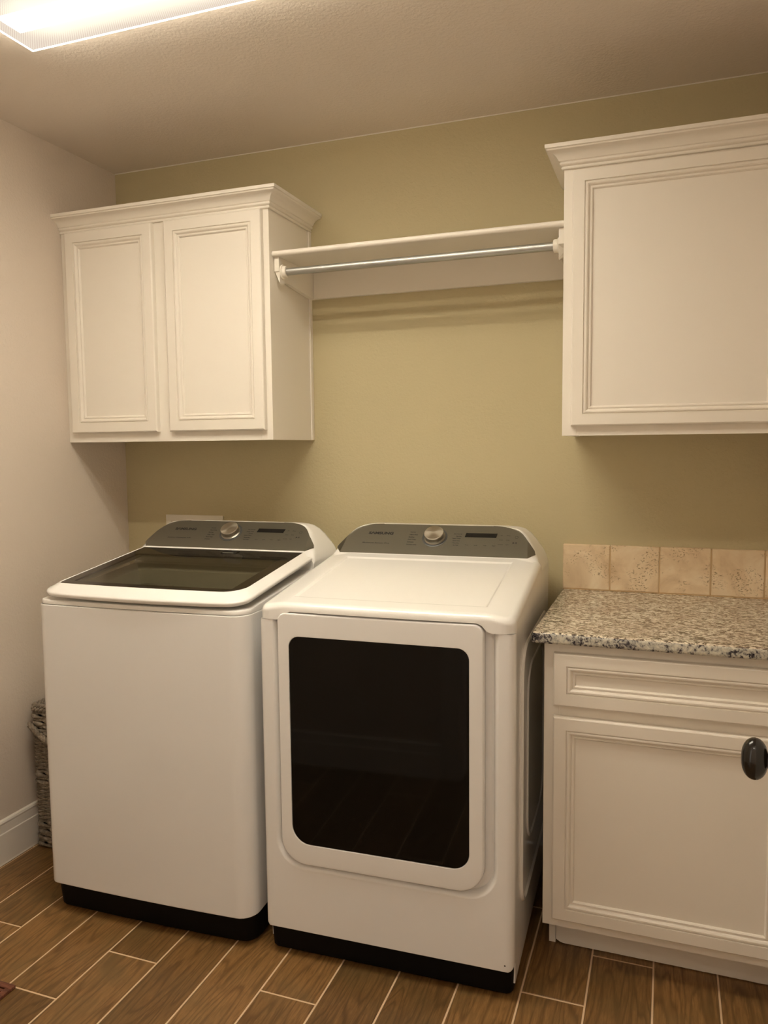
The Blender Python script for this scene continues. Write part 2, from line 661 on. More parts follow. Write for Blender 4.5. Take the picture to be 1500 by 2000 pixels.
# floor: grouted base with raised wood-look planks
def build_floor():
    verts, faces, mi, cols = [], [], [], []

    def quadbox(x0, x1, y0, y1, z0, z1, m, col, b=0.0015):
        base = len(verts)
        verts.extend([(x0, y0, z0), (x1, y0, z0), (x1, y1, z0), (x0, y1, z0),
                      (x0 + b, y0 + b, z1), (x1 - b, y0 + b, z1), (x1 - b, y1 - b, z1), (x0 + b, y1 - b, z1)])
        for q in ((4, 5, 6, 7), (0, 1, 5, 4), (1, 2, 6, 5), (2, 3, 7, 6), (3, 0, 4, 7)):
            faces.append(tuple(base + i for i in q))
            mi.append(m)
            cols.append(col)
    Y0, Y1 = -3.6, 0.0
    X0, X1 = 0.0, 3.4
    verts.extend([(X0, Y0, -0.0012), (X1, Y0, -0.0012), (X1, Y1, -0.0012), (X0, Y1, -0.0012),
                  (X0, Y0, -0.05), (X1, Y0, -0.05), (X1, Y1, -0.05), (X0, Y1, -0.05)])
    for q in ((0, 1, 2, 3), (7, 6, 5, 4), (4, 5, 1, 0), (5, 6, 2, 1), (6, 7, 3, 2), (7, 4, 0, 3)):
        faces.append(q); mi.append(1); cols.append((0, 0, 0, 1))
    P, G, L = 0.15935, 0.0046, 0.915
    joint = {0: -0.979, 2: -1.184, 3: -0.983, 6: -0.983, 10: -0.766, 11: -0.559, 1: -1.42, 4: -1.40, 5: -0.52, 7: -1.44, 8: -0.40, 9: -1.30, 12: -1.35, 13: -0.3, -1: -1.25, -2: -0.6}
    rnd = random.Random(11)
    for k in range(-2, 21):
        x0 = 0.1795 + P * k + G / 2
        x1 = x0 + P - G
        x0, x1 = max(x0, X0), min(x1, X1)
        if x1 - x0 < 0.005:
            continue
        j = joint.get(k, -0.3 * k)
        y = j + L * 4
        while y > Y0:
            a, b = y - L + G / 2, y - G / 2
            a2, b2 = max(a, Y0), min(b, Y1)
            if b2 - a2 > 0.005:
                col = (rnd.random(), rnd.random(), rnd.random(), 1)
                quadbox(x0, x1, a2, b2, -0.0012, 0.0, 0, col)
            y -= L
    me = bpy.data.meshes.new('floor')
    me.from_pydata(verts, [], faces)
    me.materials.append(M['plank']); me.materials.append(M['grout'])
    ca = me.color_attributes.new('plank', 'FLOAT_COLOR', 'CORNER')
    li = 0
    for p, m_, c_ in zip(me.polygons, mi, cols):
        p.material_index = m_
        for _ in p.vertices:
            ca.data[li].color = c_
            li += 1
    o = bpy.data.objects.new('floor', me)
    COL.objects.link(o)
    struct(o)


build_floor()


# baseboards: profile (out, z) swept in a straight line
BBP = [(0, 0), (0.016, 0), (0.016, 0.003), (0.0150, 0.005), (0.0150, 0.101), (0.0145, 0.104), (0.0115, 0.1065), (0.0112, 0.130),
       (0.0105, 0.134), (0.0115, 0.1365), (0.0120, 0.141), (0.0095, 0.1465), (0.004, 0.149), (0, 0.149)]


def baseboard(name, f):
    m = MB()
    m.loft([[f(o_, z_, t) for o_, z_ in BBP] for t in (0, 1)])
    return struct(m.obj(name, M['trim'], ang=20))


baseboard('baseboard_left', lambda o_, z_, t: (o_, YF if t == 0 else 0.0, z_))
baseboard('baseboard_back', lambda o_, z_, t: (0.016 if t == 0 else 1.80, -o_, z_))
baseboard('baseboard_front', lambda o_, z_, t: (0.016 if t == 0 else DX0 - 0.086, YF + o_, z_))
baseboard('baseboard_right', lambda o_, z_, t: (XW - o_, YF if t == 0 else -0.66, z_))


# ------------------------------------------------------------------ ceiling lamp
def ceiling_lamp():
    zl = H - 0.034
    x0, x1, y1 = 0.487, 1.715, -0.930
    y0 = y1 - 0.50
    xc, yc = (x0 + x1) / 2, (y0 + y1) / 2
    t = thing('ceiling_light', 'long rectangular ceiling light with a glowing ribbed plastic lens', 'ceiling light', (xc, yc, H))
    hx, hy = (x1 - x0) / 2, (y1 - y0) / 2
    MB().box(-hx + 0.012, hx - 0.012, -hy + 0.012, hy - 0.012, -0.018, 0, 0.003).obj('housing', M['trim'], t)
    # lens: ribbed sheet, bright where the two tubes lie behind it
    cuts = [-hy + 0.004]
    for c_ in (-TUBE_Y, TUBE_Y):
        cuts += [c_ - 0.040, c_ - 0.0175, c_ + 0.0175, c_ + 0.040]
    cuts.append(hy - 0.004)
    kinds = [0, 2, 1, 2, 0, 2, 1, 2, 0]
    xe = (-hx + 0.004, -hx + 0.040, hx - 0.040, hx - 0.004)
    lv, lf, lm = [], [], []
    for (ya, yb_), kd in zip(zip(cuts, cuts[1:]), kinds):
        for q, (xa, xb) in enumerate(zip(xe, xe[1:])):
            b0 = len(lv)
            lv += [(xa, ya, -0.0335), (xb, ya, -0.0335), (xb, yb_, -0.0335), (xa, yb_, -0.0335)]
            lf.append((b0 + 3, b0 + 2, b0 + 1, b0))
            lm.append(kd if q == 1 else 0)
    me = bpy.data.meshes.new('lens')
    me.from_pydata(lv, [], lf)
    for m_ in (M['lens'], M['glow_core'], M['glow_soft']):
        me.materials.append(m_)
    for p, k_ in zip(me.polygons, lm):
        p.material_index = k_
    lo = bpy.data.objects.new('lens', me)
    COL.objects.link(lo)
    lo.parent = t
    e = MB()
    e.box(-hx, -hx + 0.004, -hy, hy, -0.035, -0.019)
    e.box(hx - 0.004, hx, -hy, hy, -0.035, -0.019)
    e.box(-hx + 0.004, hx - 0.004, -hy, -hy + 0.004, -0.035, -0.019)
    e.box(-hx + 0.004, hx - 0.004, hy - 0.004, hy, -0.035, -0.019)
    e.obj('lens_rim', M['lensedge'], t, smooth=False)


ceiling_lamp()


def hall_fill_lamp():  # unseen lamp, added to brighten the fronts of the machines
    t = thing('ceiling_light', 'added round fill light on the hall ceiling behind the doorway', 'ceiling light', (1.75, -2.95, H))
    MB().lathe([(0.0, 0.0), (0.17, 0.0), (0.17, -0.018), (0.16, -0.022), (0.0, -0.022)], 40).obj('housing', M['trim'], t)
    m = bpy.data.materials.new('hall_fill_diffuser')
    m.use_nodes = True
    b = m.node_tree.nodes['Principled BSDF']
    b.inputs['Emission Color'].default_value = (1.0, 0.94, 0.82, 1)
    b.inputs['Emission Strength'].default_value = HALL_FILL
    MB().lathe([(0.155, -0.022), (0.15, -0.045), (0.12, -0.068), (0.06, -0.082), (0.0, -0.086)], 40).obj('fill_diffuser', m, t)


hall_fill_lamp()


# ------------------------------------------------------------------ cabinetry
def ringrect(x0, x1, z0, z1, ins, y):
    return [(x0 + ins, y, z0 + ins), (x1 - ins, y, z0 + ins), (x1 - ins, y, z1 - ins), (x0 + ins, y, z1 - ins)]


def panel_front(x0, x1, z0, z1, yb, t=0.019, stile=0.0365):
    """framed cabinet front: bevelled outer edge, stepped and beaded inner moulding, flat sunk panel"""
    s = stile
    P = [(0, 0), (0, t - 0.0045), (0.0012, t - 0.0018), (0.004, t), (s, t), (s + 0.0006, t - 0.0042), (s + 0.0022, t - 0.0046),
         (s + 0.0036, t - 0.0014), (s + 0.0050, t - 0.0006), (s + 0.0085, t - 0.0008), (s + 0.0120, t - 0.0036), (s + 0.0140, t - 0.0080), (s + 0.0158, t - 0.0088), (s + 0.0168, t - 0.0066),
         (s + 0.0200, t - 0.0064), (s + 0.0225, t - 0.0092), (s + 0.0235, t - 0.0125), (s + 0.0245, t - 0.0128)]
    m = MB()
    m.loft([ringrect(x0, x1, z0, z1, i, yb - h) for i, h in P])
    return m


CROWN = [(0, -0.006), (0.0060, -0.006), (0.0072, -0.004), (0.0072, -0.0005), (0.0045, 0.0010), (0.0045, 0.0025), (0.0095, 0.0045), (0.0120, 0.0075), (0.0120, 0.0105), (0.0095, 0.0120), (0.0100, 0.0140), (0.0135, 0.0155),
         (0.0160, 0.0200), (0.0200, 0.0260), (0.0260, 0.0315), (0.0330, 0.0350), (0.0400, 0.0370), (0.0440, 0.0385), (0.0455, 0.0415), (0.0440, 0.0425), (0.0485, 0.0440), (0.0490, 0.0540), (0, 0.0540)]


def crown(path, z):
    """path: list of ((x, y), (ox, oy)) with mitred outward offsets"""
    m = MB()
    m.loft([[(p[0] + o_ * d_[0], p[1] + o_ * d_[1], z + h) for o_, h in CROWN] for p, d_ in path])
    return m


FW = 0.019    # face-frame thickness


def upper_left():
    x0, x1, d, z0, z1 = 0.001, 0.854, 0.3163, 1.4246, 2.2405
    zt = 2.1866
    t = thing('wall_cabinet', 'white two-door wall cabinet with crown moulding above the washing machine', 'cabinet', (x0, -d, z0))
    P = lambda o: local(o, t)
    yf = -d
    yb = yf + FW
    # carcass: sides, bottom recessed, top, back
    m = MB()
    m.box(x0, x0 + 0.016, yb, -0.001, z0, zt + 0.02)
    m.box(x1 - 0.019, x1 - 0.001, yb, -0.001, z0, zt + 0.02)
    m.box(x0 + 0.016, x1 - 0.019, yb, -0.001, z0 + 0.012, z0 + 0.028)
    m.box(x0 + 0.016, x1 - 0.019, yb, -0.001, zt, zt + 0.018)
    m.box(x0 + 0.016, x1 - 0.019, -0.008, -0.001, z0 + 0.028, zt)
    P(m.obj('carcass', M['cab'], t, smooth=False))
    m = MB()
    st = 0.041
    m.box(x0, x0 + st, yf, yb, z0, zt + 0.02, 0.0008)
    m.box(x1 - st, x1, yf, yb, z0, zt + 0.02, 0.0008)
    m.box(0.393, 0.470, yf, yb, z0 + 0.045, zt - 0.045)
    m.box(x0 + st, x1 - st, yf, yb, z0, z0 + 0.045)
    m.box(x0 + st, x1 - st, yf, yb, zt - 0.045, zt + 0.02)
    P(m.obj('face_frame', M['cab'], t))
    for a, b in ((0.030, 0.405), (0.456, 0.833)):
        P(panel_front(a, b, 1.4585, 2.178, yf - 0.0005).obj('door', M['cab'], t, ang=20))
    cr_ = crown([((x0, yf), (0, -1)), ((x1, yf), (1, -1)), ((x1, -0.001), (1, 0))], zt)
    P(cr_.obj('crown_moulding', M['cab'], t, ang=25))
    P(MB().box(x1 - 0.001, x1 + 0.0055, -0.020, -0.0005, z0, zt - 0.007, 0.002).obj('scribe_strip', M['cab'], t))


upper_left()


def upper_right():
    x0, x1, d, z0, zt = 1.8071, XW - 0.002, 0.3199, 1.4246, 2.1855
    t = thing('wall_cabinet', 'white wall cabinet with one wide door above the granite counter', 'cabinet', (x0, -d, z0))
    P = lambda o: local(o, t)
    yf = -d
    yb = yf + FW
    m = MB()
    m.box(x0 + 0.001, x0 + 0.019, yb, -0.001, z0, zt + 0.02)
    m.box(x1 - 0.016, x1, yb, -0.001, z0, zt + 0.02)
    m.box(x0 + 0.019, x1 - 0.016, yb, -0.001, z0 + 0.012, z0 + 0.028)
    m.box(x0 + 0.019, x1 - 0.016, yb, -0.001, zt, zt + 0.018)
    m.box(x0 + 0.019, x1 - 0.016, -0.008, -0.001, z0 + 0.028, zt)
    P(m.obj('carcass', M['cab'], t, smooth=False))
    m = MB()
    st = 0.041
    m.box(x0, x0 + st, yf, yb, z0, zt + 0.02, 0.0008)
    m.box(x1 - st, x1, yf, yb, z0, zt + 0.02, 0.0008)
    m.box(x0 + st, x1 - st, yf, yb, z0, z0 + 0.045)
    m.box(x0 + st, x1 - st, yf, yb, zt - 0.045, zt + 0.02)
    P(m.obj('face_frame', M['cab'], t))
    P(panel_front(1.833, 2.404, 1.4525, 2.172, yf - 0.0005, stile=0.0335).obj('door', M['cab'], t, ang=20))
    cr_ = crown([((x0, -0.001), (-1, 0)), ((x0, yf), (-1, -1)), ((x1, yf), (0, -1))], zt)
    P(cr_.obj('crown_moulding', M['cab'], t, ang=25))


upper_right()


def base_cabinet():
    x0, x1, yf, z0, z1 = 1.8048, XW - 0.002, -0.6181, 0.1026, 0.884
    t = thing('base_cabinet', 'white base cabinet with one drawer and one door under the granite counter', 'cabinet', (x0, yf, 0))
    P = lambda o: local(o, t)
    yb = yf + FW
    m = MB()
    m.box(x0 + 0.001, x0 + 0.019, yb, -0.018, z0, z1)
    m.box(x1 - 0.018, x1, yb, -0.018, z0, z1)
    m.box(x0 + 0.019, x1 - 0.018, yb, -0.018, z0, z0 + 0.018)
    m.box(x0 + 0.019, x1 - 0.018, -0.026, -0.018, z0 + 0.018, z1)
    m.box(x0 + 0.019, x1 - 0.018, yb, -0.026, z1 - 0.018, z1)
    m.box(x0 + 0.007, x0 + 0.025, -0.5352, -0.018, 0.0, z0)
    P(m.obj('carcass', M['cab'], t, smooth=False))
    m = MB()
    st = 0.041
    m.box(x0, x0 + st, yf, yb, z0, z1, 0.0008)
    m.box(x1 - st, x1, yf, yb, z0, z1, 0.0008)
    m.box(x0 + st, x1 - st, yf, yb, z0, z0 + 0.045)
    m.box(x0 + st, x1 - st, yf, yb, z1 - 0.035, z1)
    m.box(x0 + st, x1 - st, yf, yb, 0.672, 0.735)
    P(m.obj('face_frame', M['cab'], t))
    P(panel_front(1.831, 2.404, 0.718, 0.859, yf - 0.0005, stile=0.0335).obj('drawer', M['cab'], t, ang=20))
    P(panel_front(1.831, 2.404, 0.130, 0.6885, yf - 0.0005, stile=0.0335).obj('door', M['cab'], t, ang=20))
    k = MB()
    # toe board with its chipped lower left corner
    n = 60
    rnd = random.Random(3)
    bot, top = [], []
    xa, xb = x0 + 0.0265, x1
    prof = []
    for i in range(n + 1):
        x = xa + (xb - xa) * i / n
        z = 0.0025 + (0.0007 * rnd.random() if i > 12 else 0)
        if x < xa + 0.018:
            z = 0.0025 + 0.009 * (1 - (x - xa) / 0.018) ** 1.5
        prof.append((x, z))
    ring0 = [(x, -0.536, z) for x, z in prof] + [(xb, -0.536, z0), (xa, -0.536, z0)]
    ring1 = [(x, -0.524, z) for x, z in prof] + [(xb, -0.524, z0), (xa, -0.524, z0)]
    k.loft([ring0, ring1])
    P(k.obj('toe_board', M['cab'], t, smooth=False))


base_cabinet()


def counter():
    z1, z0 = 0.914, 0.8842
    x0, x1, y0, y1 = 1.7735, XW - 0.002, -0.6503, -0.0005
    t = thing('countertop', 'speckled granite countertop with a polished rounded front edge', 'countertop', (x0, y0, z0))
    rings = []
    r = (0.012, 0.001, 0.001, 0.001)
    for ins, z in ((0.006, z0), (0.0025, z0 + 0.001), (0.0006, z0 + 0.004), (0, z0 + 0.008), (0, z1 - 0.009), (0.0010, z1 - 0.005), (0.0035, z1 - 0.0015), (0.0075, z1)):
        rings.append(ring_z(rr(x0, x1, y0, y1, r, ins), z))
    o = MB().loft(rings).obj('slab', M['granite'], t, ang=40)
    local(o, t)


counter()


def backsplash():
    t = thing('tile_backsplash', 'row of pitted tan travertine tiles standing on the granite counter', 'backsplash', (1.7755, -0.012, 0.9143))
    S, G = 0.1512, 0.003
    m = MB()
    rnd = random.Random(5)
    for i in range(5):
        a = 1.7755 + i * (S + G)
        b = min(a + S, XW - 0.003)
        rings = []
        jit = [rnd.uniform(0, 0.0012) for _ in range(8)]
        for ins, y in ((0.0, -0.0008), (0.0, -0.009), (0.0008, -0.0108), (0.0025, -0.012)):
            pts = rr(a, b, 0.9163, 0.9163 + S - 0.0012, (0.003, 0.003, 0.003, 0.003), ins, 0, 3, 10)
            rings.append([(p[0], y, p[1] + 0.0005 * math.sin(p[0] * 180 + i)) for p in pts])
        m.loft(rings)
    o = m.obj('tiles', M['travertine'], t)
    local(o, t)
    g = MB().box(1.7785, XW - 0.003, -0.0102, -0.0006, 0.9143, 0.9143 + S - 0.002)
    g.box(1.7765, XW - 0.003, -0.0135, -0.008, 0.9143, 0.9170)
    local(g.obj('grout', M['groutlt'], t, smooth=False), t)


M['groutlt'] = simple('sand_grout', (0.55, 0.39, 0.22, 1), 0.85)
backsplash()


# ------------------------------------------------------------------ shelf with hanging rod
def shelf():
    xl, xr = 0.8545, 1.8066
    t = thing('wall_shelf', 'white wall shelf spanning between the two wall cabinets', 'shelf', (xl, -0.3, 2.03))
    P = lambda o: local(o, t)
    m = MB()
    y0, z0, z1 = -0.302, 2.030, 2.048
    prof = []
    for k in range(9):
        a = -pi / 2 + pi * k / 8
        prof.append((y0 + 0.009 - 0.009 * math.cos(a), (z0 + z1) / 2 + 0.009 * math.sin(a)))
    prof += [(-0.001, z1), (-0.001, z0)]
    x0s, x1s = xl + 0.0005, xr - 0.0005
    m.loft([[(x, y, z) for y, z in prof] for x in (x0s, x1s)])
    P(m.obj('board', M['cab'], t, ang=40))
    P(MB().box(x0s + 0.0185, x1s - 0.0185, -0.019, -0.001, 1.937, 2.0298, 0.0012).obj('backing_board', M['cab'], t))
    # ogee end brackets fixed to the cabinet sides
    top = [(-0.001, 2.0298), (-0.285, 2.0298)]
    low = [(-0.285, 1.984), (-0.282, 1.982), (-0.281, 1.944), (-0.276, 1.940), (-0.262, 1.942), (-0.245, 1.950), (-0.225, 1.9535), (-0.200, 1.9530), (-0.15, 1.9475), (-0.10, 1.9435), (-0.05, 1.9395), (-0.001, 1.937)]
    low2 = [(-0.285, 1.984), (-0.279, 1.9825), (-0.262, 1.972), (-0.252, 1.966), (-0.243, 1.962), (-0.232, 1.960), (-0.218, 1.9585), (-0.195, 1.9555), (-0.15, 1.9490), (-0.10, 1.9440), (-0.05, 1.9395), (-0.001, 1.937)]
    for xa, xb, la, lb in ((x0s, xl + 0.018, low2, low), (xr - 0.018, x1s, low, low2)):
        b = MB()
        b.loft([[(x, y, z) for y, z in top + l_] for x, l_ in ((xa, la), (xb, lb))])
        P(b.obj('end_bracket', M['cab'], t, smooth=False))
    # hanging rod
    rt = thing('hanging_rod', 'silver metal hanging rod in white round sockets under the wall shelf', 'clothes rod', (xl + 0.018, -0.26, 1.985))
    a, b = xl + 0.0185, xr - 0.0185
    rod = MB().tube([(a + 0.006, -0.26, 1.985), (b - 0.006, -0.26, 1.985)], 0.0120, 28)
    local(rod.obj('rod', M['chrome'], rt, ang=50), rt)
    for x, sg in ((a, 1), (b, -1)):
        M4 = Matrix.Translation((x, -0.26, 1.985)) @ Matrix.Rotation(sg * pi / 2, 4, 'Y')
        s_ = MB().lathe([(0.0, 0.0), (0.0235, 0.0), (0.0242, 0.002), (0.0232, 0.004), (0.0195, 0.0055), (0.0192, 0.0150), (0.0180, 0.0175), (0.0135, 0.018), (0.0125, 0.0165), (0.0125, 0.010), (0, 0.010)], 32, M4)
        local(s_.obj('rod_socket', M['socket'], rt), rt)


shelf()

# outlet box behind the washer
ob = thing('outlet_box', 'white washer outlet box on the olive wall behind the washing machine', 'outlet box', (0.191, -0.007, 0.93))
m = MB()
m.box(0.191, 0.457, -0.007, -0.0005, 1.108, 1.132, 0.002)
m.box(0.191, 0.457, -0.007, -0.0005, 0.930, 0.954, 0.002)
m.box(0.191, 0.215, -0.007, -0.0005, 0.954, 1.108, 0.002)
m.box(0.433, 0.457, -0.007, -0.0005, 0.954, 1.108, 0.002)
local(m.obj('flange', M['outlet'], ob), ob)
local(MB().box(0.214, 0.434, -0.003, -0.0005, 0.953, 1.109).obj('back_plate', M['outlet'], ob, smooth=False), ob)
for vx in (0.265, 0.383):
    v = MB().lathe([(0, 0), (0.012, 0), (0.012, 0.02), (0.007, 0.022), (0.007, 0.034), (0.0, 0.034)], 16, Matrix.Translation((vx, -0.003, 1.04)) @ Matrix.Rotation(pi / 2, 4, 'X'))
    local(v.obj('valve', M['chrome'], ob), ob)


# ------------------------------------------------------------------ appliances
W_ = 0.686
XC = 0.343
OUT = [(0.0, 1.1430), (0.205, 1.1425), (0.235, 1.1405), (0.258, 1.1365), (0.275, 1.129), (0.290, 1.116), (0.305, 1.096), (0.320, 1.072), (0.333, 1.050), (0.343, 1.030), (0.36, 0.99)]


def interp(tab, x):
    for (a, fa), (b, fb) in zip(tab, tab[1:]):
        if x <= b:
            u = (x - a) / (b - a)
            return fa + (fb - fa) * max(0.0, u)
    return tab[-1][1]


def smin(a, b, k):
    h = max(k - abs(a - b), 0.0) / k
    return min(a, b) - h * h * k * 0.25


def smax(a, b, k):
    return -smin(-a, -b, k)


def hump(x, y, yf, zf, sl, yback, ztop=1.143):
    a = abs(x - XC)
    side = interp(OUT, a)
    yy = y - max(0.0, a - (0.304 - 0.12 * max(0.0, (y - yf) * 1.27))) * 0.85
    front = zf + (yy - yf) * sl
    u = (y - (yback - 0.075)) / 0.075
    if u > 0:
        back = ztop - 0.17 * (1 - math.sqrt(max(0.0, 1 - min(u, 1.0) ** 2)))
    else:
        back = ztop
    z = smin(side, back, 0.012)
    z = smin(z, front, 0.006)
    return z


def bank(name, parent, fn, x0, x1, y0, y1, r, bow, nx, yrows, zskirt, mat, drop=0.012, lift=0.0):
    """rounded-rectangle height field with a rounded-over rim and a skirt down to zskirt"""
    us = []
    for i in range(nx + 1):
        u = i / nx
        us.append(u)
    ext = sorted(set([0, 0.0012, 0.003, 0.006, 0.010, 0.015, 0.021, 0.028, 0.036] + [0.036 + (0.5 - 0.036) * k / (nx // 2) for k in range(nx // 2 + 1)]))
    ext = sorted(set(ext + [0.1137 + 0.0022 * k for k in range(-1, 8)]))
    us = ext + [1 - e for e in reversed(ext) if e < 0.5 - 1e-9]

    def xr(y):
        def cut(rad, yy, side):
            if yy < rad:
                return rad - math.sqrt(max(0.0, rad * rad - (rad - yy) ** 2))
            return 0.0
        l = cut(r[0], y - y0, 0) + cut(r[3], y1 - y, 0)
        rt = cut(r[1], y - y0, 0) + cut(r[2], y1 - y, 0)
        return x0 + l, x1 - rt

    def sdf(x, y):
        # distance inside the outline
        d = min(x - x0, x1 - x, y - y0, y1 - y)
        for (cx_, cy_, rad, sx, sy) in ((x0 + r[0], y0 + r[0], r[0], -1, -1), (x1 - r[1], y0 + r[1], r[1], 1, -1), (x1 - r[2], y1 - r[2], r[2], 1, 1), (x0 + r[3], y1 - r[3], r[3], -1, 1)):
            if (x - cx_) * sx > 0 and (y - cy_) * sy > 0:
                d = min(d, rad - math.hypot(x - cx_, y - cy_))
        return max(d, 0.0)
    verts = []
    for y in yrows:
        a, b = xr(y)
        for u in us:
            x = a + (b - a) * u
            d = sdf(x, y)
            z = fn(x, y)
            if d < drop:
                z -= drop - math.sqrt(max(0.0, drop * drop - (drop - d) ** 2))
            yb = y
            w_ = max(0.0, min(1.0, (y0 + 0.16 - y) / 0.16))
            if bow:
                yb = y - bow * w_ * max(0.0, 1 - ((x - XC) / (0.5 * (x1 - x0))) ** 2)
            verts.append((x, yb, z + lift))
    nU, nY = len(us), len(yrows)
    faces = []
    for j in range(nY - 1):
        for i in range(nU - 1):
            k = j * nU + i
            faces.append((k, k + 1, k + nU + 1, k + nU))
    # skirt
    border = [i for i in range(nU)] + [j * nU + nU - 1 for j in range(1, nY)] + [(nY - 1) * nU + i for i in range(nU - 2, -1, -1)] + [j * nU for j in range(nY - 2, 0, -1)]
    base = len(verts)
    for k in border:
        v = verts[k]
        verts.append((v[0], v[1], zskirt(v[0], v[1]) if callable(zskirt) else zskirt))
    n = len(border)
    for i in range(n):
        j = (i + 1) % n
        faces.append((border[j], border[i], base + i, base + j))
    return link(name, verts, faces, mat, parent, ang=50)


def rows(y0, y1, marks, step=0.012):
    s = [0, 0.0008, 0.002, 0.004, 0.0065, 0.0095, 0.013, 0.018, 0.024]
    ys = set([y0 + e for e in s] + [y1 - e for e in s])
    y = y0 + 0.03
    while y < y1 - 0.03:
        ys.add(round(y, 5))
        y += step
    for a, b, n in marks:
        for k in range(n + 1):
            ys.add(round(a + (b - a) * k / n, 5))
    return sorted(ys)


def text_mesh(name, body, size, mat, parent, Mx, bold=0.0, align='LEFT', xs=1.0, shear=0.0, spacing=1.0):
    cu = bpy.data.curves.new(name, 'FONT')
    cu.body = body
    cu.size = size
    cu.align_x = align
    cu.offset = bold
    cu.shear = shear
    cu.space_character = spacing
    cu.extrude = 0.0001
    tmp = bpy.data.objects.new('tmp', cu)
    COL.objects.link(tmp)
    dg = bpy.context.evaluated_depsgraph_get()
    dg.update()
    me = bpy.data.meshes.new_from_object(tmp.evaluated_get(dg))
    COL.objects.unlink(tmp)
    bpy.data.objects.remove(tmp)
    me.transform(Matrix.Diagonal((xs, 1, 1, 1)))
    me.transform(Mx)
    me.name = name
    me.materials.clear()
    me.materials.append(mat)
    return me


def join_meshes(name, mes, mat, parent):
    m = MB()
    for me in mes:
        m.add([v.co[:] for v in me.vertices], [tuple(p.vertices) for p in me.polygons])
        bpy.data.meshes.remove(me)
    return m.obj(name, mat, parent, smooth=False)


